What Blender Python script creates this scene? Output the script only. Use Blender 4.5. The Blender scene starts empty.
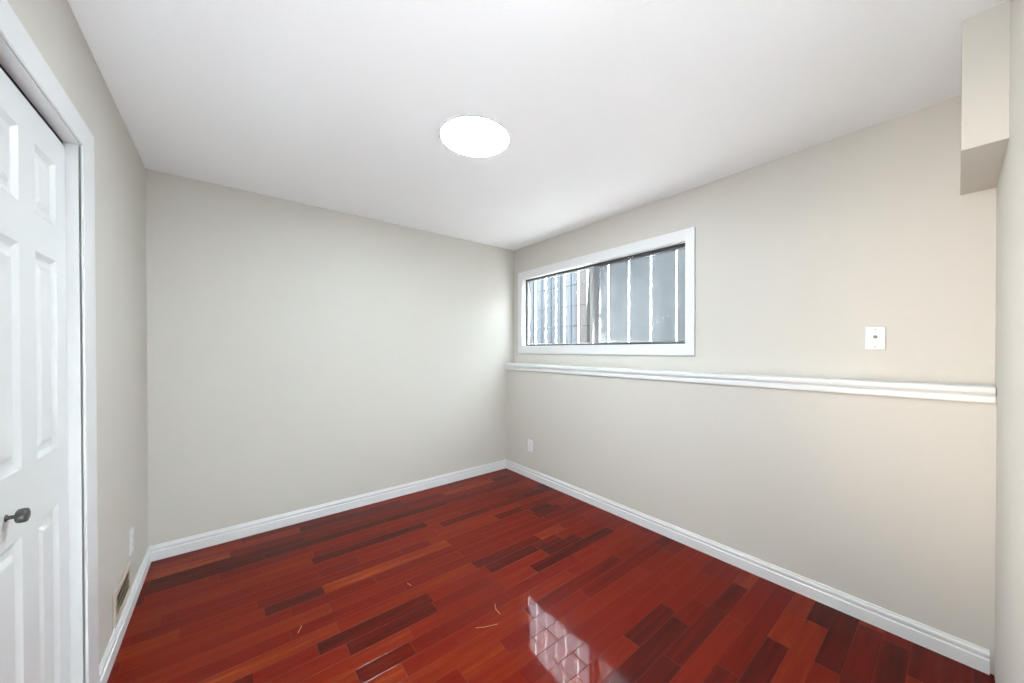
import bpy, bmesh, math, random
from mathutils import Vector, Matrix

S = bpy.context.scene
COL = S.collection
random.seed(7)

# ------------------------------------------------------------------ camera
YAW, PITCH, ROLL = 0.697, -0.0069, -0.0007
CAM = Vector((3.1016, -2.3847, 1.2698))
F_PX, PX, PY = 357.5, 529.03, 352.14
fw = Vector((-math.cos(YAW)*math.cos(PITCH), math.sin(YAW)*math.cos(PITCH), math.sin(PITCH)))
rt = Vector((math.sin(YAW), math.cos(YAW), 0))
up = rt.cross(fw)
rt, up = math.cos(ROLL)*rt + math.sin(ROLL)*up, -math.sin(ROLL)*rt + math.cos(ROLL)*up
cd = bpy.data.cameras.new('camera')
cd.sensor_width = 36
cd.lens = F_PX/1024*36
cd.shift_x = (512-PX)/1024
cd.shift_y = (PY-341.5)/1024
cd.clip_start = 0.01
cam = bpy.data.objects.new('camera', cd)
m = Matrix((rt, up, -fw)).transposed().to_4x4()
m.translation = CAM
cam.matrix_world = m
COL.objects.link(cam)
S.camera = cam

# ------------------------------------------------------------------ sky, sun, lights, exposure
w = bpy.data.worlds.new('sky')
w.use_nodes = True
S.world = w
bg = w.node_tree.nodes['Background']
bg.inputs[0].default_value = (0.80, 0.90, 1.0, 1)
bg.inputs[1].default_value = 12.0

sd = bpy.data.lights.new('sun', 'SUN')
sd.energy = 350
sd.angle = math.radians(0.5)
sun = bpy.data.objects.new('sun', sd)
COL.objects.link(sun)
sun.rotation_euler = Vector((-0.80, -0.050, -0.60)).to_track_quat('-Z', 'Y').to_euler()

def area(name, loc, to, sx, sy, power, color=(1, 1, 1)):
    d = bpy.data.lights.new(name, 'AREA')
    d.shape = 'RECTANGLE'; d.size = sx; d.size_y = sy
    d.energy = power; d.color = color
    o = bpy.data.objects.new(name, d)
    COL.objects.link(o)
    o.location = loc
    o.rotation_euler = (Vector(to)-Vector(loc)).to_track_quat('-Z', 'Y').to_euler()
    return o

area('up_fill', (4.2, -1.9, 0.30), (1.0, -1.4, 2.35), 1.2, 1.4, 9, (0.86, 0.98, 1.06))  # unseen upward fill added beyond the opening to lift the ceiling
area('ceiling_fill', (2.98, -2.66, 0.45), (0.6, -2.3, 2.35), 0.35, 0.35, 21, (0.85, 0.98, 1.07))  # unseen fill added behind the camera to brighten the left ceiling
area('front_fill', (2.98, -2.66, 1.75), (2.7, 0.0, 1.50), 0.35, 0.35, 11, (0.94, 0.98, 1.0))  # unseen fill added behind the camera for window wall and bulkhead
pd = bpy.data.lights.new('warm_fill_spot', 'SPOT')  # unseen warm fill added in the room, aimed at near wall and bulkhead
pd.energy = 82; pd.color = (1.0, 0.83, 0.66); pd.spot_size = math.radians(58); pd.spot_blend = 1.0; pd.shadow_soft_size = 0.2
spot = bpy.data.objects.new('warm_fill_spot', pd)
COL.objects.link(spot)
spot.location = (2.75, -2.68, 1.0)
spot.rotation_euler = (Vector((3.42, -0.5, 1.25))-spot.location).to_track_quat('-Z', 'Y').to_euler()
S.cycles.sample_clamp_indirect = 60          # keep the sunlit bars' glint in the varnish

vs = S.view_settings
vs.view_transform = 'Standard'
vs.look = 'None'
vs.gamma = 1
vs.use_curve_mapping = False
vs.exposure = 0.36

# ------------------------------------------------------------------ dimensions
H = 2.35
L = 2.764            # far corner to the closet wall
STEP = 0.107         # the lower wall under the window stands out this far
W = 3.2037           # far corner to the near wall
OUT = 0.10           # thickness of the upper window wall
HALL = 4.6
RET = -1.03          # near wall ends here, opening to the hall beyond

# ------------------------------------------------------------------ helpers
def srgb(r, g, b):
    f = lambda c: (c/255/12.92) if c/255 <= 0.04045 else ((c/255+0.055)/1.055)**2.4
    return (f(r), f(g), f(b), 1)

def mat(name, color, rough=0.5, spec=0.5, metal=0.0, bump=0.0, bscale=60, vary=0.0):
    m = bpy.data.materials.new(name)
    m.use_nodes = True
    nt = m.node_tree
    b = nt.nodes['Principled BSDF']
    b.inputs['Base Color'].default_value = (*color[:3], 1)
    b.inputs['Roughness'].default_value = rough
    b.inputs['Specular IOR Level'].default_value = spec
    b.inputs['Metallic'].default_value = metal
    tc = nt.nodes.new('ShaderNodeTexCoord')
    if bump:
        n = nt.nodes.new('ShaderNodeTexNoise')
        n.inputs['Scale'].default_value = bscale
        n.inputs['Detail'].default_value = 4
        nt.links.new(tc.outputs['Object'], n.inputs['Vector'])
        bp = nt.nodes.new('ShaderNodeBump')
        bp.inputs['Strength'].default_value = bump
        bp.inputs['Distance'].default_value = 0.004
        nt.links.new(n.outputs['Fac'], bp.inputs['Height'])
        nt.links.new(bp.outputs['Normal'], b.inputs['Normal'])
    if vary:
        n2 = nt.nodes.new('ShaderNodeTexNoise')
        n2.inputs['Scale'].default_value = 3
        n2.inputs['Detail'].default_value = 5
        nt.links.new(tc.outputs['Object'], n2.inputs['Vector'])
        mx = nt.nodes.new('ShaderNodeMix'); mx.data_type = 'RGBA'
        mx.inputs[6].default_value = (*[c*(1-vary) for c in color[:3]], 1)
        mx.inputs[7].default_value = (*[min(1, c*(1+vary)) for c in color[:3]], 1)
        nt.links.new(n2.outputs['Fac'], mx.inputs[0])
        nt.links.new(mx.outputs[2], b.inputs['Base Color'])
    return m

M = {}
M['wall'] = mat('wall_paint', (0.60, 0.57, 0.515), 0.55, 0.3, bump=0.12, bscale=220, vary=0.015)
M['ceiling'] = mat('ceiling_paint', (0.91, 0.91, 0.91), 0.8, 0.2, bump=0.25, bscale=160, vary=0.01)
M['trim'] = mat('white_trim_paint', (0.72, 0.72, 0.715), 0.35, 0.4, bump=0.05, bscale=40)
M['door'] = mat('white_door_paint', (0.70, 0.71, 0.70), 0.35, 0.4, bump=0.05, bscale=90)
M['plastic'] = mat('white_plastic', (0.74, 0.74, 0.73), 0.3, 0.4)
M['slot'] = mat('dark_slot', (0.03, 0.03, 0.03), 0.6, 0.2)
M['screw'] = mat('painted_screw', (0.40, 0.40, 0.39), 0.35, 0.5, metal=0.3)
M['jack'] = mat('dull_grey_connector', (0.16, 0.16, 0.155), 0.4, 0.5, metal=0.6)
M['knob'] = mat('dark_pewter', (0.10, 0.10, 0.093), 0.42, 0.5, metal=0.6, bump=0.1, bscale=300)
M['alu'] = mat('grey_aluminium', (0.50, 0.51, 0.52), 0.4, 0.5, metal=0.4, bump=0.03)
M['alu_light'] = mat('pale_aluminium', (0.50, 0.51, 0.52), 0.4, 0.4, metal=0.2, bump=0.03)
M['alu_dark'] = mat('dark_grey_aluminium', (0.27, 0.275, 0.28), 0.45, 0.4, metal=0.2, bump=0.03)
M['added_dark'] = mat('added_dark_absorber', (0.025, 0.024, 0.023), 0.7, 0.1)  # dark colour added to swallow sun bounce and blacken the door gap
M['track'] = mat('dark_track', (0.07, 0.07, 0.072), 0.5, 0.4, metal=0.3)
M['bar'] = mat('white_bar_paint', (0.88, 0.88, 0.88), 0.45, 0.4)
M['rod'] = mat('grey_rod_paint', (0.03, 0.03, 0.031), 0.6, 0.1)
M['register'] = mat('beige_register_paint', (0.56, 0.50, 0.42), 0.4, 0.4, bump=0.05)
M['louver'] = mat('brass_louver', (0.34, 0.27, 0.14), 0.4, 0.5, metal=0.4)
M['duct'] = mat('dark_duct', (0.10, 0.085, 0.06), 0.7, 0.2)
M['gravel'] = mat('pale_gravel', (0.03, 0.03, 0.03), 0.9, 0.1, bump=0.8, bscale=60, vary=0.2)
M['stucco'] = mat('grey_stucco', (0.054, 0.056, 0.057), 0.9, 0.1, bump=0.5, bscale=40, vary=0.15)
M['brick'] = mat('tan_stucco', (0.070, 0.063, 0.058), 0.9, 0.1, bump=0.5, bscale=40, vary=0.1)

# lamp diffuser
m = bpy.data.materials.new('lit_diffuser'); m.use_nodes = True
b = m.node_tree.nodes['Principled BSDF']
b.inputs['Base Color'].default_value = (0.9, 0.9, 0.9, 1)
b.inputs['Emission Color'].default_value = (0.84, 0.98, 1.07, 1)
b.inputs['Emission Strength'].default_value = 102
M['lamp'] = m

# window glass: clear, thin
m = bpy.data.materials.new('window_glass'); m.use_nodes = True
nt = m.node_tree
for n in list(nt.nodes):
    if n.type == 'BSDF_PRINCIPLED': nt.nodes.remove(n)
out = nt.nodes['Material Output']
tr = nt.nodes.new('ShaderNodeBsdfTransparent'); tr.inputs[0].default_value = (0.93, 0.95, 0.95, 1)
gl = nt.nodes.new('ShaderNodeBsdfGlossy'); gl.inputs['Roughness'].default_value = 0.02
fr = nt.nodes.new('ShaderNodeFresnel'); fr.inputs[0].default_value = 1.45
mx = nt.nodes.new('ShaderNodeMixShader')
ge = nt.nodes.new('ShaderNodeNewGeometry')
fo = nt.nodes.new('ShaderNodeMath'); fo.operation = 'SUBTRACT'; fo.use_clamp = True      # only the outer faces reflect
nt.links.new(fr.outputs[0], fo.inputs[0]); nt.links.new(ge.outputs['Backfacing'], fo.inputs[1])
nt.links.new(fo.outputs[0], mx.inputs[0]); nt.links.new(tr.outputs[0], mx.inputs[1]); nt.links.new(gl.outputs[0], mx.inputs[2])
nt.links.new(mx.outputs[0], out.inputs[0])
M['glass'] = m

# insect screen: fine grey mesh, half open
m = bpy.data.materials.new('insect_screen_mesh'); m.use_nodes = True
nt = m.node_tree
for n in list(nt.nodes):
    if n.type == 'BSDF_PRINCIPLED': nt.nodes.remove(n)
out = nt.nodes['Material Output']
tr = nt.nodes.new('ShaderNodeBsdfTransparent')
df = nt.nodes.new('ShaderNodeBsdfDiffuse'); df.inputs[0].default_value = (0.42, 0.43, 0.44, 1)
nz = nt.nodes.new('ShaderNodeTexNoise'); nz.inputs['Scale'].default_value = 2.2; nz.inputs['Detail'].default_value = 3
tc = nt.nodes.new('ShaderNodeTexCoord'); nt.links.new(tc.outputs['Object'], nz.inputs['Vector'])
mr = nt.nodes.new('ShaderNodeMapRange'); mr.inputs[3].default_value = 0.45; mr.inputs[4].default_value = 0.45
nt.links.new(nz.outputs['Fac'], mr.inputs[0])
mx = nt.nodes.new('ShaderNodeMixShader')
nt.links.new(mr.outputs[0], mx.inputs[0]); nt.links.new(tr.outputs[0], mx.inputs[1]); nt.links.new(df.outputs[0], mx.inputs[2])
nt.links.new(mx.outputs[0], out.inputs[0])
M['screen'] = m

# pale board fence outside
def fence_material():
    m = bpy.data.materials.new('pale_board_fence'); m.use_nodes = True
    nt = m.node_tree; N = nt.nodes; K = nt.links
    b = N['Principled BSDF']; b.inputs['Roughness'].default_value = 0.7; b.inputs['Specular IOR Level'].default_value = 0.2
    tc = N.new('ShaderNodeTexCoord')
    mp = N.new('ShaderNodeMapping'); mp.inputs['Scale'].default_value = (9, 9, 0.35)
    K.new(tc.outputs['Object'], mp.inputs[0])
    n = N.new('ShaderNodeTexNoise'); n.inputs['Scale'].default_value = 1; n.inputs['Detail'].default_value = 3
    K.new(mp.outputs[0], n.inputs['Vector'])
    r = N.new('ShaderNodeValToRGB')
    e = r.color_ramp.elements
    e[0].position = 0.36; e[0].color = (0.046, 0.051, 0.056, 1)
    e[1].position = 0.62; e[1].color = (0.072, 0.075, 0.078, 1)
    e.new(0.5).color = (0.058, 0.062, 0.067, 1)
    K.new(n.outputs['Fac'], r.inputs[0]); K.new(r.outputs[0], b.inputs['Base Color'])
    return m
M['fence'] = fence_material()

# cherry plank floor: planks run along Y, one 82.6 mm board per row
def floor_material():
    PW, PL = 0.0826, 0.72
    m = bpy.data.materials.new('cherry_plank_floor'); m.use_nodes = True
    nt = m.node_tree; N = nt.nodes; K = nt.links
    b = N['Principled BSDF']
    tc = N.new('ShaderNodeTexCoord')
    sx = N.new('ShaderNodeSeparateXYZ'); K.new(tc.outputs['Object'], sx.inputs[0])
    def mth(op, a, c=None, d=None):
        n = N.new('ShaderNodeMath'); n.operation = op
        for i, v in enumerate((a, c, d)):
            if v is None: continue
            if isinstance(v, (int, float)): n.inputs[i].default_value = v
            else: K.new(v, n.inputs[i])
        return n.outputs[0]
    def comb(x, y, z=0):
        n = N.new('ShaderNodeCombineXYZ')
        for i, v in enumerate((x, y, z)):
            if isinstance(v, (int, float)): n.inputs[i].default_value = v
            else: K.new(v, n.inputs[i])
        return n.outputs[0]
    def white(v):
        n = N.new('ShaderNodeTexWhiteNoise'); n.noise_dimensions = '3D'
        K.new(v, n.inputs['Vector']); return n
    u = mth('DIVIDE', mth('SUBTRACT', sx.outputs[0], 0.010), PW)
    row = mth('FLOOR', u); fu = mth('SUBTRACT', u, row)
    rr = white(comb(row, 3.3, 1.7)).outputs['Value']
    odd = mth('MODULO', mth('ADD', row, 200), 2)
    off = mth('ADD', mth('MULTIPLY', mth('SUBTRACT', 1.0, odd), mth('ADD', mth('MULTIPLY', rr, 0.55), 0.2)), mth('MULTIPLY', rr, 0.012))
    v = mth('DIVIDE', mth('ADD', mth('ADD', sx.outputs[1], 1.285), mth('MULTIPLY', off, PL)), PL)
    seg = mth('FLOOR', v); fv = mth('SUBTRACT', v, seg)
    # some boards are cut short
    w2 = white(comb(row, seg, 9.1))
    cut = mth('ADD', mth('MULTIPLY', w2.outputs['Value'], 0.5), 0.25)
    has = mth('GREATER_THAN', white(comb(seg, row, 4.4)).outputs['Value'], 0.45)
    half = mth('MULTIPLY', mth('GREATER_THAN', fv, cut), has)
    pid = comb(row, seg, half)
    wn = white(pid)
    wc = N.new('ShaderNodeSeparateColor'); K.new(wn.outputs['Color'], wc.inputs[0])
    ramp = N.new('ShaderNodeValToRGB')
    e = ramp.color_ramp.elements
    cols = [(0.00, (56, 9, 3)), (0.14, (72, 12, 3)), (0.32, (92, 14, 3)), (0.56, (104, 18, 4)), (0.76, (111, 27, 6)), (0.90, (120, 38, 11)), (1.0, (138, 58, 24))]
    e[0].position = 0; e[0].color = srgb(*cols[0][1])
    e[1].position = 1; e[1].color = srgb(*cols[-1][1])
    for p, c in cols[1:-1]:
        e.new(p).color = srgb(*c)
    # grain
    mp = N.new('ShaderNodeVectorMath'); mp.operation = 'MULTIPLY'
    K.new(tc.outputs['Object'], mp.inputs[0]); mp.inputs[1].default_value = (34, 2.2, 1)
    ad = N.new('ShaderNodeVectorMath'); ad.operation = 'ADD'
    sc = N.new('ShaderNodeVectorMath'); sc.operation = 'SCALE'; sc.inputs['Scale'].default_value = 37
    K.new(wn.outputs['Color'], sc.inputs[0]); K.new(mp.outputs[0], ad.inputs[0]); K.new(sc.outputs[0], ad.inputs[1])
    gn = N.new('ShaderNodeTexNoise'); gn.inputs['Scale'].default_value = 1; gn.inputs['Detail'].default_value = 5; gn.inputs['Roughness'].default_value = 0.6
    K.new(ad.outputs[0], gn.inputs['Vector'])
    tone = mth('ADD', mth('ADD', mth('MULTIPLY', wc.outputs[0], 0.8), 0.1), mth('MULTIPLY', mth('SUBTRACT', gn.outputs['Fac'], 0.5), 0.75))
    K.new(tone, ramp.inputs[0])
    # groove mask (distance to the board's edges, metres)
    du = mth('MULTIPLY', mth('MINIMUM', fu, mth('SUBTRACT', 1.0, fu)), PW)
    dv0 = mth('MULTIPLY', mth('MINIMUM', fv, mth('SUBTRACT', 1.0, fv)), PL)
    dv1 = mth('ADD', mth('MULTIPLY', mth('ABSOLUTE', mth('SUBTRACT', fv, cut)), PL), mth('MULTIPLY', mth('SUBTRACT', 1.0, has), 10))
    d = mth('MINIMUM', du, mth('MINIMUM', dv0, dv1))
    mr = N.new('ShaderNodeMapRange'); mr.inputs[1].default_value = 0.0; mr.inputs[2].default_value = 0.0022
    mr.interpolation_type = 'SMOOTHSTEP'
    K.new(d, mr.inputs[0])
    # scratches and splinters with shapes of their own
    def seg_d(ax, ay, bx, by):
        px = mth('SUBTRACT', sx.outputs[0], ax); py = mth('SUBTRACT', sx.outputs[1], ay)
        dx, dy = bx-ax, by-ay; ll = dx*dx+dy*dy
        t = mth('DIVIDE', mth('ADD', mth('MULTIPLY', px, dx), mth('MULTIPLY', py, dy)), ll)
        t = mth('MINIMUM', mth('MAXIMUM', t, 0.0), 1.0)
        ex = mth('SUBTRACT', px, mth('MULTIPLY', t, dx)); ey = mth('SUBTRACT', py, mth('MULTIPLY', t, dy))
        return mth('SQRT', mth('ADD', mth('MULTIPLY', ex, ex), mth('MULTIPLY', ey, ey)))
    sd_ = None
    for s in SCRATCHES:
        x = seg_d(*s)
        sd_ = x if sd_ is None else mth('MINIMUM', sd_, x)
    smr = N.new('ShaderNodeMapRange'); smr.inputs[1].default_value = 0.0006; smr.inputs[2].default_value = 0.0022
    smr.inputs[3].default_value = 0.75; smr.inputs[4].default_value = 0.0
    K.new(sd_, smr.inputs[0])
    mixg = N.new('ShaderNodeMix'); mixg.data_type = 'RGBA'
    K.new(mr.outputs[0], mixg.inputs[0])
    mixg.inputs[6].default_value = srgb(98, 30, 19)  # seam tint paints in a faint reflection off the bevelled edges
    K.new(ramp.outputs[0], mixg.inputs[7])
    mixs = N.new('ShaderNodeMix'); mixs.data_type = 'RGBA'
    K.new(smr.outputs[0], mixs.inputs[0]); K.new(mixg.outputs[2], mixs.inputs[6]); mixs.inputs[7].default_value = srgb(205, 150, 120)
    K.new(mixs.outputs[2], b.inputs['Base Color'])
    # normals: each board lies a hair out of level, edges eased
    nb = N.new('ShaderNodeVectorMath'); nb.operation = 'SUBTRACT'
    K.new(wn.outputs['Color'], nb.inputs[0]); nb.inputs[1].default_value = (0.5, 0.5, 0.5)
    ns = N.new('ShaderNodeVectorMath'); ns.operation = 'MULTIPLY'; ns.inputs[1].default_value = (0.010, 0.004, 0)
    K.new(nb.outputs[0], ns.inputs[0])
    bp = N.new('ShaderNodeBump'); bp.inputs['Strength'].default_value = 0.6; bp.inputs['Distance'].default_value = 0.0012
    K.new(mr.outputs[0], bp.inputs['Height'])
    wv = N.new('ShaderNodeTexNoise'); wv.inputs['Scale'].default_value = 5; wv.inputs['Detail'].default_value = 2
    K.new(tc.outputs['Object'], wv.inputs['Vector'])
    bp2 = N.new('ShaderNodeBump'); bp2.inputs['Strength'].default_value = 0.25; bp2.inputs['Distance'].default_value = 0.003
    K.new(wv.outputs['Fac'], bp2.inputs['Height']); K.new(bp.outputs[0], bp2.inputs['Normal'])
    na = N.new('ShaderNodeVectorMath'); na.operation = 'ADD'
    K.new(bp2.outputs[0], na.inputs[0]); K.new(ns.outputs[0], na.inputs[1])
    nn = N.new('ShaderNodeVectorMath'); nn.operation = 'NORMALIZE'; K.new(na.outputs[0], nn.inputs[0])
    K.new(nn.outputs[0], b.inputs['Normal']); K.new(nn.outputs[0], b.inputs['Coat Normal'])
    b.inputs['Roughness'].default_value = 0.30
    b.inputs['Specular IOR Level'].default_value = 0.02
    b.inputs['Coat Weight'].default_value = 0.34
    b.inputs['Coat Roughness'].default_value = 0.042
    b.inputs['Coat IOR'].default_value = 1.45
    return m

SCRATCHES = [(1.175, -2.137, 1.212, -2.156), (1.192, -1.649, 1.225, -1.642),
             (1.63, -1.375, 1.66, -1.392), (1.66, -1.392, 1.70, -1.395), (1.745, -1.44, 1.72, -1.50), (1.72, -1.50, 1.70, -1.53)]
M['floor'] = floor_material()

def link(name, bm, material, parent=None, smooth=False, bevel=0.0):
    bmesh.ops.recalc_face_normals(bm, faces=bm.faces)
    me = bpy.data.meshes.new(name)
    if smooth:
        for f in bm.faces: f.smooth = True
    bm.to_mesh(me); bm.free()
    me.materials.append(material)
    o = bpy.data.objects.new(name, me)
    COL.objects.link(o)
    if parent: o.parent = parent
    if bevel:
        mo = o.modifiers.new('bevel', 'BEVEL'); mo.width = bevel; mo.segments = 2; mo.limit_method = 'ANGLE'
    return o

def box(bm, a, c):
    (x0, y0, z0), (x1, y1, z1) = a, c
    v = [bm.verts.new(p) for p in ((x0,y0,z0),(x1,y0,z0),(x1,y1,z0),(x0,y1,z0),(x0,y0,z1),(x1,y0,z1),(x1,y1,z1),(x0,y1,z1))]
    for f in ((0,3,2,1),(4,5,6,7),(0,1,5,4),(1,2,6,5),(2,3,7,6),(3,0,4,7)):
        bm.faces.new([v[i] for i in f])

def box_bm(a, c):
    bm = bmesh.new(); box(bm, a, c); return bm

def prism(pts, a, vec):
    """closed outline pts (3D), extruded by vec"""
    bm = bmesh.new()
    A = [bm.verts.new(Vector(p)+Vector(a)) for p in pts]
    B = [bm.verts.new(Vector(p)+Vector(a)+Vector(vec)) for p in pts]
    bm.faces.new(A); bm.faces.new(list(reversed(B)))
    n = len(pts)
    for i in range(n):
        bm.faces.new((A[i], B[i], B[(i+1) % n], A[(i+1) % n]))
    return bm

def sweep(profile, path):
    """profile points (offset, height) swept along mitred path stations given as (point, outward vector scaled for the mitre)"""
    bm = bmesh.new()
    rings = []
    for p, o in path:
        rings.append([bm.verts.new(Vector(p) + Vector(o)*d + Vector((0, 0, h))) for d, h in profile])
    n = len(profile)
    for r0, r1 in zip(rings, rings[1:]):
        for i in range(n):
            bm.faces.new((r0[i], r0[(i+1) % n], r1[(i+1) % n], r1[i]))
    bm.faces.new(rings[0]); bm.faces.new(rings[-1])
    return bm

def ring_frame(o, i, y0, y1):
    """rectangular ring in the XZ plane: outer (x0,x1,z0,z1), inner likewise, between y0 and y1"""
    bm = bmesh.new()
    def rect(r, y):
        x0, x1, z0, z1 = r
        return [bm.verts.new(p) for p in ((x0,y,z0),(x1,y,z0),(x1,y,z1),(x0,y,z1))]
    a, b_, c, d = rect(o, y0), rect(i, y0), rect(o, y1), rect(i, y1)
    for k in range(4):
        j = (k+1) % 4
        bm.faces.new((a[k], a[j], b_[j], b_[k]))
        bm.faces.new((c[k], d[k], d[j], c[j]))
        bm.faces.new((a[k], c[k], c[j], a[j]))
        bm.faces.new((b_[k], b_[j], d[j], d[k]))
    return bm

def lathe(profile, axis_o, axis, seg=48):
    """profile (radius, distance along axis)"""
    ax = Vector(axis).normalized()
    t = Vector((0, 0, 1)) if abs(ax.z) < 0.9 else Vector((1, 0, 0))
    e1 = ax.cross(t).normalized(); e2 = ax.cross(e1)
    bm = bmesh.new(); rings = []
    for r, h in profile:
        c = Vector(axis_o) + ax*h
        if r < 1e-6: rings.append([bm.verts.new(c)])
        else: rings.append([bm.verts.new(c + r*(math.cos(2*math.pi*k/seg)*e1 + math.sin(2*math.pi*k/seg)*e2)) for k in range(seg)])
    for a, c in zip(rings, rings[1:]):
        for k in range(seg):
            j = (k+1) % seg
            q = [a[k % len(a)], a[j % len(a)], c[j % len(c)], c[k % len(c)]]
            q = [v for n, v in enumerate(q) if v not in q[:n]]
            if len(q) > 2: bm.faces.new(q)
    if len(rings[0]) > 1: bm.faces.new(rings[0])
    if len(rings[-1]) > 1: bm.faces.new(rings[-1])
    return bm

def struct(o):
    o['kind'] = 'structure'; return o

def empty(name, loc=(0, 0, 0)):
    o = bpy.data.objects.new(name, None); o.location = loc; o.empty_display_size = 0.1
    COL.objects.link(o); return o

def thing(o, label, cat, group=None):
    o['label'] = label; o['category'] = cat
    if group: o['group'] = group
    return o

# ------------------------------------------------------------------ room shell
T = 0.12
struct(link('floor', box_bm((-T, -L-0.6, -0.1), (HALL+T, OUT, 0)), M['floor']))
struct(link('ceiling', box_bm((-T, -L-0.6, H), (HALL+T, OUT, H+0.12)), M['ceiling']))
struct(link('wall_far', box_bm((-T, -L-0.6, 0), (0, OUT, H)), M['wall']))
WX0, WX1, WZ0, WZ1 = 0.148, 1.925, 1.306, 2.016          # window opening
struct(link('wall_right', ring_frame((0, W+T, 0, H), (WX0, WX1, WZ0, WZ1), 0, OUT), M['wall']))
RZ0, RZ1 = 1.0595, 1.123
struct(link('wall_ledge', box_bm((0, -STEP, 0), (W, 0, RZ0+0.03)), M['wall']))
struct(link('wall_near', prism([(0,0,0),(HALL-W,0,0),(HALL-W,-0.12,0),(T,-0.12,0),(T,-RET,0),(0,-RET,0)][::1], (W, RET, 0), (0, 0, H)), M['wall']))
struct(link('wall_hall', prism([(0,0,0),(T,0,0),(T,-(L+RET),0),(0,-(L+RET),0)], (HALL, RET, 0), (0, 0, H)), M['wall']))
DX0, DX1, DZ = 1.2235, 1.84, 1.952                         # closet door opening
JT = 0.022
bm = prism([(0,0,0),(DX0-JT,0,0),(DX0-JT,0,DZ+JT),(DX1+JT,0,DZ+JT),(DX1+JT,0,0),(HALL,0,0),(HALL,0,H),(0,0,H)], (0, -L, 0), (0, -0.11, 0))
struct(link('wall_left', bm, M['wall']))
struct(link('wall_closet', box_bm((0, -L-0.6, 0), (HALL, -L-0.56, H)), M['wall']))

# boxed bulkhead in the ceiling corner
BX, BY, BZ = 3.1094, -0.5322, 1.9247
struct(link('trim_4', box_bm((BX, BY, BZ), (W, 0, H)), M['wall'])).name = 'bulkhead'

# ------------------------------------------------------------------ baseboards
BH, BT = 0.091, 0.013
prof = [(0,0),(BT,0),(BT,0.052),(BT-0.0015,0.055),(BT-0.0045,0.057),(BT-0.0045,0.063),(BT-0.0025,0.068),(BT-0.003,0.076),(BT-0.007,0.083),(BT-0.0085,BH-0.001),(BT-0.0095,BH),(0,BH)]
struct(link('baseboard_far', sweep(prof, [((0,-L,0),(1,1,0)), ((0,-STEP,0),(1,-1,0))]), M['trim']))
struct(link('baseboard_right', sweep(prof, [((0.0005,-STEP,0),(1,-1,0)), ((W-0.012,-STEP,0),(0,-1,0))]), M['trim']))
CX0, CX1 = 1.096, 1.2215
struct(link('baseboard_left', sweep(prof, [((0.0005,-L,0),(1,1,0)), ((CX0,-L,0),(0,1,0))]), M['trim']))
struct(link('baseboard_closet', sweep(prof, [((DX1+0.09,-L,0),(0,1,0)), ((HALL,-L,0),(0,1,0))]), M['trim']))

# ------------------------------------------------------------------ ledge rail under the window: cap board over an apron strip
y = -STEP
pr = [(0.0,RZ1),(-0.1225,RZ1),(-0.1265,RZ1-0.003),(-0.1275,RZ1-0.010),(-0.1265,RZ1-0.022),(-0.1235,RZ1-0.027),
      (-0.1105,RZ1-0.0275),(-0.1105,RZ1-0.034),(-0.1175,RZ1-0.035),(-0.1195,RZ1-0.039),(-0.1195,RZ0+0.004),(-0.1175,RZ0),(-0.1071,RZ0),(-0.1071,RZ0+0.0305),(0.0,RZ0+0.0305)]
struct(link('trim_1', prism([(0, a, z) for a, z in pr], (0.0005, -0.0005, 0), (W-0.004, 0, 0)), M['trim']))

# ------------------------------------------------------------------ closet door: jamb, casing, six-panel slab, knob
JY = -L+0.001
door = struct(empty('door_1', (DX0, -L, 0)))
def lk(name, bm, material, parent, bevel=0.0, smooth=False):
    """link world-space geometry under a parent empty standing at its own base"""
    off = parent.location if parent.parent is None else parent.parent.location + parent.location
    bmesh.ops.translate(bm, verts=bm.verts, vec=-Vector(off))
    return link(name, bm, material, parent, smooth=smooth, bevel=bevel)
for xa, xb in ((DX0-JT+0.001, DX0), (DX1, DX1+JT-0.001)):
    lk('side_jamb', box_bm((xa, -L-0.104, 0.001), (xb, -L-0.004, DZ-0.0002)), M['trim'], door)
lk('head_jamb', box_bm((DX0-JT+0.001, -L-0.104, DZ), (DX1+JT-0.001, -L+0.0002, DZ+JT-0.001)), M['trim'], door)
lk('door_gap_shade', box_bm((DX0+0.0005, -L-0.062, DZ-0.016), (DX1-0.0005, -L-0.036, DZ-0.0003)), M['added_dark'], door)  # dark strip added as painted shade in the gap above the door
CH = 0.088
cg = 0.003
oc = [(CX0,0,0.001),(CX1,0,0.001),(CX1,0,DZ+cg),(DX1+0.005,0,DZ+cg),(DX1+0.005,0,0.001),(DX1+0.09,0,0.001),(DX1+0.09,0,DZ+CH),(CX0,0,DZ+CH)]
lk('door_casing', prism(oc, (0, -L+0.0005, 0), (0, 0.0070, 0)), M['trim'], door, bevel=0.002)

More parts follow.
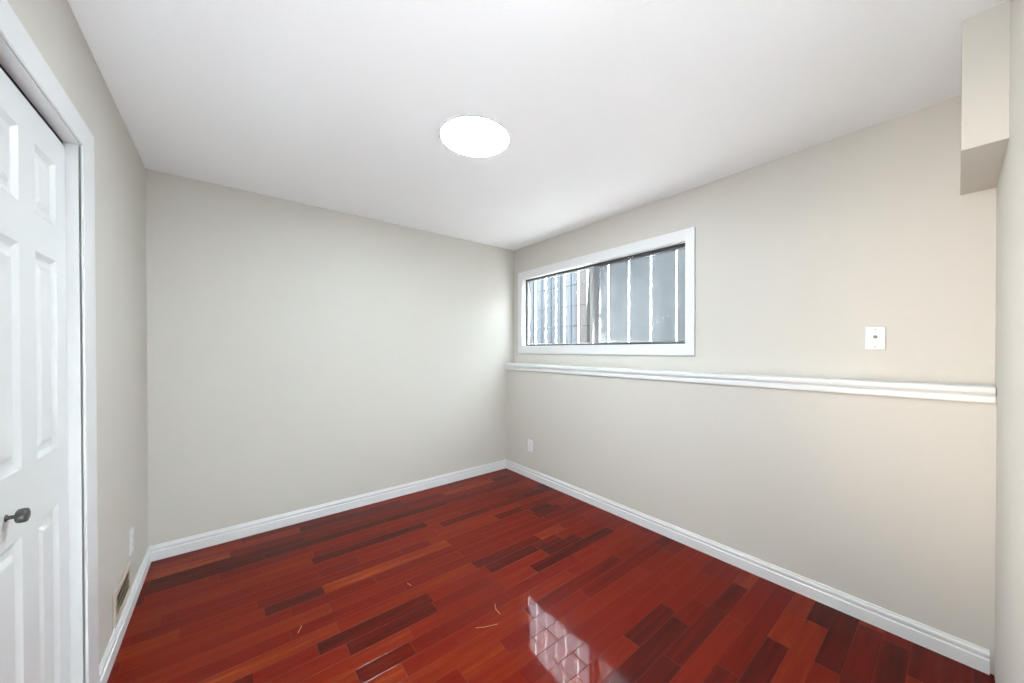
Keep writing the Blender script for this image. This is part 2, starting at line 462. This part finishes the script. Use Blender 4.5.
def panel_door(x0, x1, z0, z1, yf, yb, panels):
    bm = bmesh.new()
    xs = sorted({x0, x1, *[p[0] for p in panels], *[p[1] for p in panels]})
    zs = sorted({z0, z1, *[p[2] for p in panels], *[p[3] for p in panels]})
    V = {}
    def vt(x, yy, z):
        k = (round(x, 5), round(yy, 5), round(z, 5))
        if k not in V: V[k] = bm.verts.new((x, yy, z))
        return V[k]
    for xa, xb in zip(xs, xs[1:]):
        for za, zb in zip(zs, zs[1:]):
            mx_, mz_ = (xa+xb)/2, (za+zb)/2
            if not any(p[0] < mx_ < p[1] and p[2] < mz_ < p[3] for p in panels):
                bm.faces.new((vt(xa,yf,za), vt(xb,yf,za), vt(xb,yf,zb), vt(xa,yf,zb)))
    for p in panels:
        a, b_, c, d = p
        levels = [(0, 0), (0.004, -0.003), (0.013, -0.0085), (0.020, -0.0095), (0.030, -0.0085), (0.042, -0.003), (0.046, -0.002)]
        rings = [[vt(a+i, yf+dy, c+i), vt(b_-i, yf+dy, c+i), vt(b_-i, yf+dy, d-i), vt(a+i, yf+dy, d-i)] for i, dy in levels]
        for r0, r1 in zip(rings, rings[1:]):
            for k in range(4):
                bm.faces.new((r0[k], r0[(k+1) % 4], r1[(k+1) % 4], r1[k]))
        bm.faces.new(rings[-1])
    for xa, xb in zip(xs, xs[1:]):
        for z in (z0, z1): bm.faces.new((vt(xa,yf,z), vt(xb,yf,z), vt(xb,yb,z), vt(xa,yb,z)))
    for za, zb in zip(zs, zs[1:]):
        for x in (x0, x1): bm.faces.new((vt(x,yf,za), vt(x,yf,zb), vt(x,yb,zb), vt(x,yb,za)))
    bm.faces.new([vt(x, yb, z0) for x in xs] + [vt(x1, yb, z) for z in zs[1:]] + [vt(x, yb, z1) for x in reversed(xs[:-1])] + [vt(x0, yb, z) for z in reversed(zs[1:-1])])
    return bm
DY = -L-0.031
cols = ((1.312, 1.468), (1.567, 1.723))
rows = ((0.16, 0.794), (0.966, 1.544), (1.650, 1.842))
pan = [(a, c, z0, z1) for a, c in cols for z0, z1 in rows]
lk('door_panel', panel_door(DX0+0.002, 1.790, 0.012, DZ-0.018, DY, DY-0.035, pan), M['door'], door)
kb = (1.655, DY+0.0002, 0.870)
kn = lk('door_handle', lathe([(0.0,0),(0.0085,0),(0.0085,0.0015),(0.0048,0.003),(0.0045,0.013),(0.0055,0.0145),(0.0135,0.0155),(0.0158,0.0175),(0.0168,0.021),(0.0168,0.028),(0.0158,0.0315),(0.011,0.0335),(0,0.034)], kb, (0, 1, 0)), M['knob'], door, smooth=True)

# ------------------------------------------------------------------ window
win = struct(empty('window_1', ((WX0+WX1)/2, 0, WZ0)))
cas = ring_frame((0.088, 1.983, 1.230, 2.088), (WX0, WX1, WZ0, WZ1), -0.0165, -0.0004)
lk('window_casing', cas, M['trim'], win, bevel=0.0025)
li = (WX0+0.006, WX1-0.006, WZ0+0.004, WZ1-0.006); lo = (WX0+0.0005, WX1-0.0005, WZ0+0.0005, WZ1-0.0005)
lk('window_jamb', ring_frame(lo, li, -0.012, 0.0395), M['trim'], win)
lk('outer_jamb', ring_frame(lo, li, 0.0397, OUT-0.002), M['added_dark'], win)  # outer part blackened to keep sun bounce out of the room
FY = 0.040
fx0, fx1, fz0, fz1 = WX0+0.0065, WX1-0.0065, WZ0+0.0045, WZ1-0.0065
lk('window_frame', ring_frame((fx0, fx1, fz0, fz1), (fx0+0.010, fx1-0.014, fz0+0.010, fz1-0.014), FY, FY+0.05), M['track'], win)
XM = 1.075
# sliding sash (left, nearer the room)
def sash(name, x0, x1, y0, st_l, st_r, rail, material):
    s = lk(name, ring_frame((x0, x1, fz0+0.0105, fz1-0.0145), (x0+st_l, x1-st_r, fz0+0.0105+rail, fz1-0.0145-rail), y0, y0+0.018), material, win, bevel=0.0015)
    g = box_bm((x0+st_l-0.003, y0+0.0075, fz0+0.0105+rail-0.003), (x1-st_r+0.003, y0+0.0105, fz1-0.0145-rail+0.003))
    bmesh.ops.translate(g, verts=g.verts, vec=-Vector(win.location))
    link('glass', g, M['glass'], s)
    return s
s1 = sash('window_sash', fx0+0.0105, XM-0.012, FY+0.004, 0.022, 0.030, 0.012, M['alu_light'])
s2 = sash('window_sash', XM-0.012, fx1-0.0145, FY+0.025, 0.055, 0.008, 0.010, M['alu_dark'])
la = bmesh.new(); box(la, (XM-0.034, FY-0.006, 1.62), (XM-0.020, FY+0.0038, 1.70))
lk('latch', la, M['alu'], win, bevel=0.002)
scr = box_bm((XM+0.030, FY+0.046, fz0+0.011), (fx1-0.0145, FY+0.0475, fz1-0.015))
lk('insect_screen', scr, M['screen'], win)

# ------------------------------------------------------------------ outside the window
struct(link('ground', box_bm((-6, OUT, 0.98), (6, 4.0, 1.06)), M['gravel']))
gr = thing(empty('window_grille', (1.0, 0.15, 1.10)), 'white security grille of upright bars outside the long window', 'window grille')
GZ0, GZ1 = 1.12, 2.30
for x in (0.02, 0.183, 0.345, 0.495, 0.619, 0.80, 1.005, 1.150, 1.358, 1.560, 1.769, 1.97):
    lk('bar', box_bm((x-0.0055, 0.144, GZ0), (x+0.0055, 0.156, GZ1)), M['bar'], gr, bevel=0.001)
for z in (1.19, 1.295, 1.495, 1.69, 1.888, 2.09, 2.27):
    lk('rod', lathe([(0.0032, 0), (0.0032, 2.07)], (-0.03, 0.1395, z), (1, 0, 0), 12), M['rod'], gr, smooth=True)
for x in (0.02, 1.97):
    for z in (1.22, 2.2):
        lk('bracket', box_bm((x-0.012, OUT+0.0005, z-0.012), (x+0.012, 0.1428, z+0.012)), M['bar'], gr)

fe = thing(empty('board_fence', (-1.8, 1.75, 1.06)), 'pale blue white upright board fence seen through left window pane', 'fence')
x = -4.6; k = 0
bm = bmesh.new()
while x < -0.80:
    wd = 0.115
    yy = 1.75 + (0.012 if k % 2 else 0)
    box(bm, (x, yy, 1.0601), (x+wd-0.004, yy+0.02, 2.62))
    x += wd; k += 1
for z in (1.3, 1.9, 2.4):
    box(bm, (-4.6, 1.7825, z), (-0.69, 1.82, z+0.08))
lk('board_panel', bm, M['fence'], fe)
nb = thing(empty('neighbouring_house', (1.5, 1.9, 1.06)), 'plain grey wall of next house seen through right window pane', 'house')
bm = box_bm((-0.47, 1.8, 1.0601), (4.5, 2.0, 2.62))
lk('wall', bm, M['stucco'], nb)
lk('corner_pier', box_bm((-0.68, 1.74, 1.0601), (-0.472, 1.98, 2.62)), M['brick'], nb)

# ------------------------------------------------------------------ ceiling light
c0 = (1.528, -1.4235, H)
cl = thing(empty('ceiling_light', c0), 'round flush white lit ceiling light in the middle of the ceiling', 'ceiling light')
lk('light_ring', lathe([(0.1715,0.0003),(0.173,0.001),(0.173,0.007),(0.1718,0.008),(0.1695,0.008),(0.1695,0.003),(0.0,0.003),(0.0,0.0003)], c0, (0,0,-1), 96), M['plastic'], cl, smooth=False)
lk('diffuser', lathe([(0.0,0.0032),(0.1692,0.0032),(0.1692,0.0075),(0.165,0.0095),(0.12,0.0105),(0.0,0.011)], c0, (0,0,-1), 96), M['lamp'], cl, smooth=True)

# ------------------------------------------------------------------ wall plates
def plate_bm(c, ax, n, w_, h_, t):
    """rounded rectangular plate centred at c on a wall; ax = horizontal unit vector, n = normal"""
    bm = bmesh.new()
    ax, n, c = Vector(ax), Vector(n), Vector(c)
    def loop(ins, d, r=0.004):
        pts = []
        for sx_, sz_, a0 in ((1,1,0),(-1,1,90),(-1,-1,180),(1,-1,270)):
            for k in range(4):
                a = math.radians(a0+30*k)
                pts.append(c + ax*(sx_*(w_/2-ins-r)+r*math.cos(a)) + Vector((0,0,1))*(sz_*(h_/2-ins-r)+r*math.sin(a)) + n*d)
        return [bm.verts.new(p) for p in pts]
    ls = [loop(0, 0.0003), loop(0, t*0.5), loop(0.0015, t*0.9), loop(0.004, t)]
    k = len(ls[0])
    for a, b_ in zip(ls, ls[1:]):
        for i in range(k):
            bm.faces.new((a[i], a[(i+1) % k], b_[(i+1) % k], b_[i]))
    bm.faces.new(ls[0]); bm.faces.new(ls[-1])
    return bm

def obox(c, ax, n, u0, u1, z0, z1, d0, d1):
    bm = bmesh.new(); ax, n, c = Vector(ax), Vector(n), Vector(c)
    P = lambda u, z, d: c + ax*u + Vector((0,0,1))*z + n*d
    v = [bm.verts.new(P(*p)) for p in ((u0,z0,d0),(u1,z0,d0),(u1,z1,d0),(u0,z1,d0),(u0,z0,d1),(u1,z0,d1),(u1,z1,d1),(u0,z1,d1))]
    for f in ((0,3,2,1),(4,5,6,7),(0,1,5,4),(1,2,6,5),(2,3,7,6),(3,0,4,7)):
        bm.faces.new([v[i] for i in f])
    return bm

def outlet(name, c, ax, n, label):
    r = thing(empty(name, c), label, 'power outlet')
    lk('cover_plate', plate_bm(c, ax, n, 0.072, 0.115, 0.0065), M['plastic'], r)
    for dz in (0.0195, -0.0195):
        cc = Vector(c)+Vector((0,0,dz))
        f = lk('receptacle', plate_bm(cc + Vector(n)*0.0061, ax, n, 0.034, 0.028, 0.002), M['plastic'], r)
        for u, hh in ((-0.0065, 0.009), (0.0065, 0.007)):
            s = obox(cc, ax, n, u-0.001, u+0.001, 0.001, 0.001+hh, 0.0078, 0.0084)
            bmesh.ops.translate(s, verts=s.verts, vec=-Vector(c)); link('slot', s, M['slot'], f)
        s = lathe([(0.0, 0), (0.0024, 0), (0.0024, 0.0006), (0, 0.0006)], cc + Vector(n)*0.0078 + Vector((0,0,-0.007)), n, 16)
        bmesh.ops.translate(s, verts=s.verts, vec=-Vector(c)); link('ground_hole', s, M['slot'], f)
    lk('screw', lathe([(0.0034,0),(0.0034,0.0008),(0.002,0.0014),(0,0.0015)], Vector(c)+Vector(n)*0.0061, n, 16), M['screw'], r, smooth=True)
    return r
outlet('power_outlet', (0.402, -STEP, 0.319), (1,0,0), (0,-1,0), 'small white outlet low on the wall below window, nearest far corner')
outlet('power_outlet', (0.498, -L, 0.327), (-1,0,0), (0,1,0), 'white outlet on the closet wall above the floor register')

c = (2.852, 0, 1.324)
tv = thing(empty('cable_plate', c), 'white cable jack plate on the wall above the ledge, right of window', 'wall plate')
nn_ = (0,-1,0); aa = (1,0,0)
lk('cover_plate', plate_bm(c, aa, nn_, 0.072, 0.112, 0.0065), M['plastic'], tv)
jk = lk('jack', lathe([(0.0075,0),(0.0075,0.0025),(0.0055,0.003),(0.0048,0.003),(0.0048,0.011),(0.0042,0.0115),(0,0.0115)], Vector(c)+Vector((0,-0.0063,0.006)), nn_, 24), M['jack'], tv, smooth=False)
jk['label'] = 'grey metal threaded jack'
for dz in (0.042, -0.042):
    lk('screw', lathe([(0.0034,0),(0.0034,0.0008),(0.002,0.0014),(0,0.0015)], Vector(c)+Vector((0,-0.0063,dz)), nn_, 16), M['screw'], tv, smooth=True)

# ------------------------------------------------------------------ wall register
vx0, vx1, vz0, vz1 = 0.545, 0.855, 0.108, 0.252
rg = thing(empty('wall_register', ((vx0+vx1)/2, -L, vz0)), 'beige heating register with brass louvers low on the closet wall', 'wall vent')
ix0, ix1, iz0, iz1 = vx0+0.032, vx1-0.032, vz0+0.030, vz1-0.030
lk('register_frame', ring_frame((vx0, vx1, vz0, vz1), (ix0, ix1, iz0, iz1), -L+0.0003, -L+0.008), M['register'], rg, bevel=0.0025)
lk('register_back', box_bm((ix0+0.0002, -L+0.0003, iz0+0.0002), (ix1-0.0002, -L+0.0008, iz1-0.0002)), M['duct'], rg)
n = 14
for k in range(n):
    xx = ix0 + (k+0.5)*(ix1-ix0)/n
    bm = prism([(-0.0045,0,0),(-0.003,0,0),(0.0045,0.0055,0),(0.003,0.0055,0)], (xx, -L+0.0012, iz0+0.0005), (0,0,iz1-iz0-0.001))
    lk('louver', bm, M['louver'], rg)
for z in (iz0+0.028, iz0+0.056):
    lk('crossbar', box_bm((ix0+0.0003, -L+0.0068, z-0.0015), (ix1-0.0003, -L+0.0078, z+0.0015)), M['register'], rg)
lk('lever', box_bm((ix1+0.010, -L+0.0082, (vz0+vz1)/2-0.012), (ix1+0.016, -L+0.016, (vz0+vz1)/2+0.012)), M['louver'], rg, bevel=0.001)
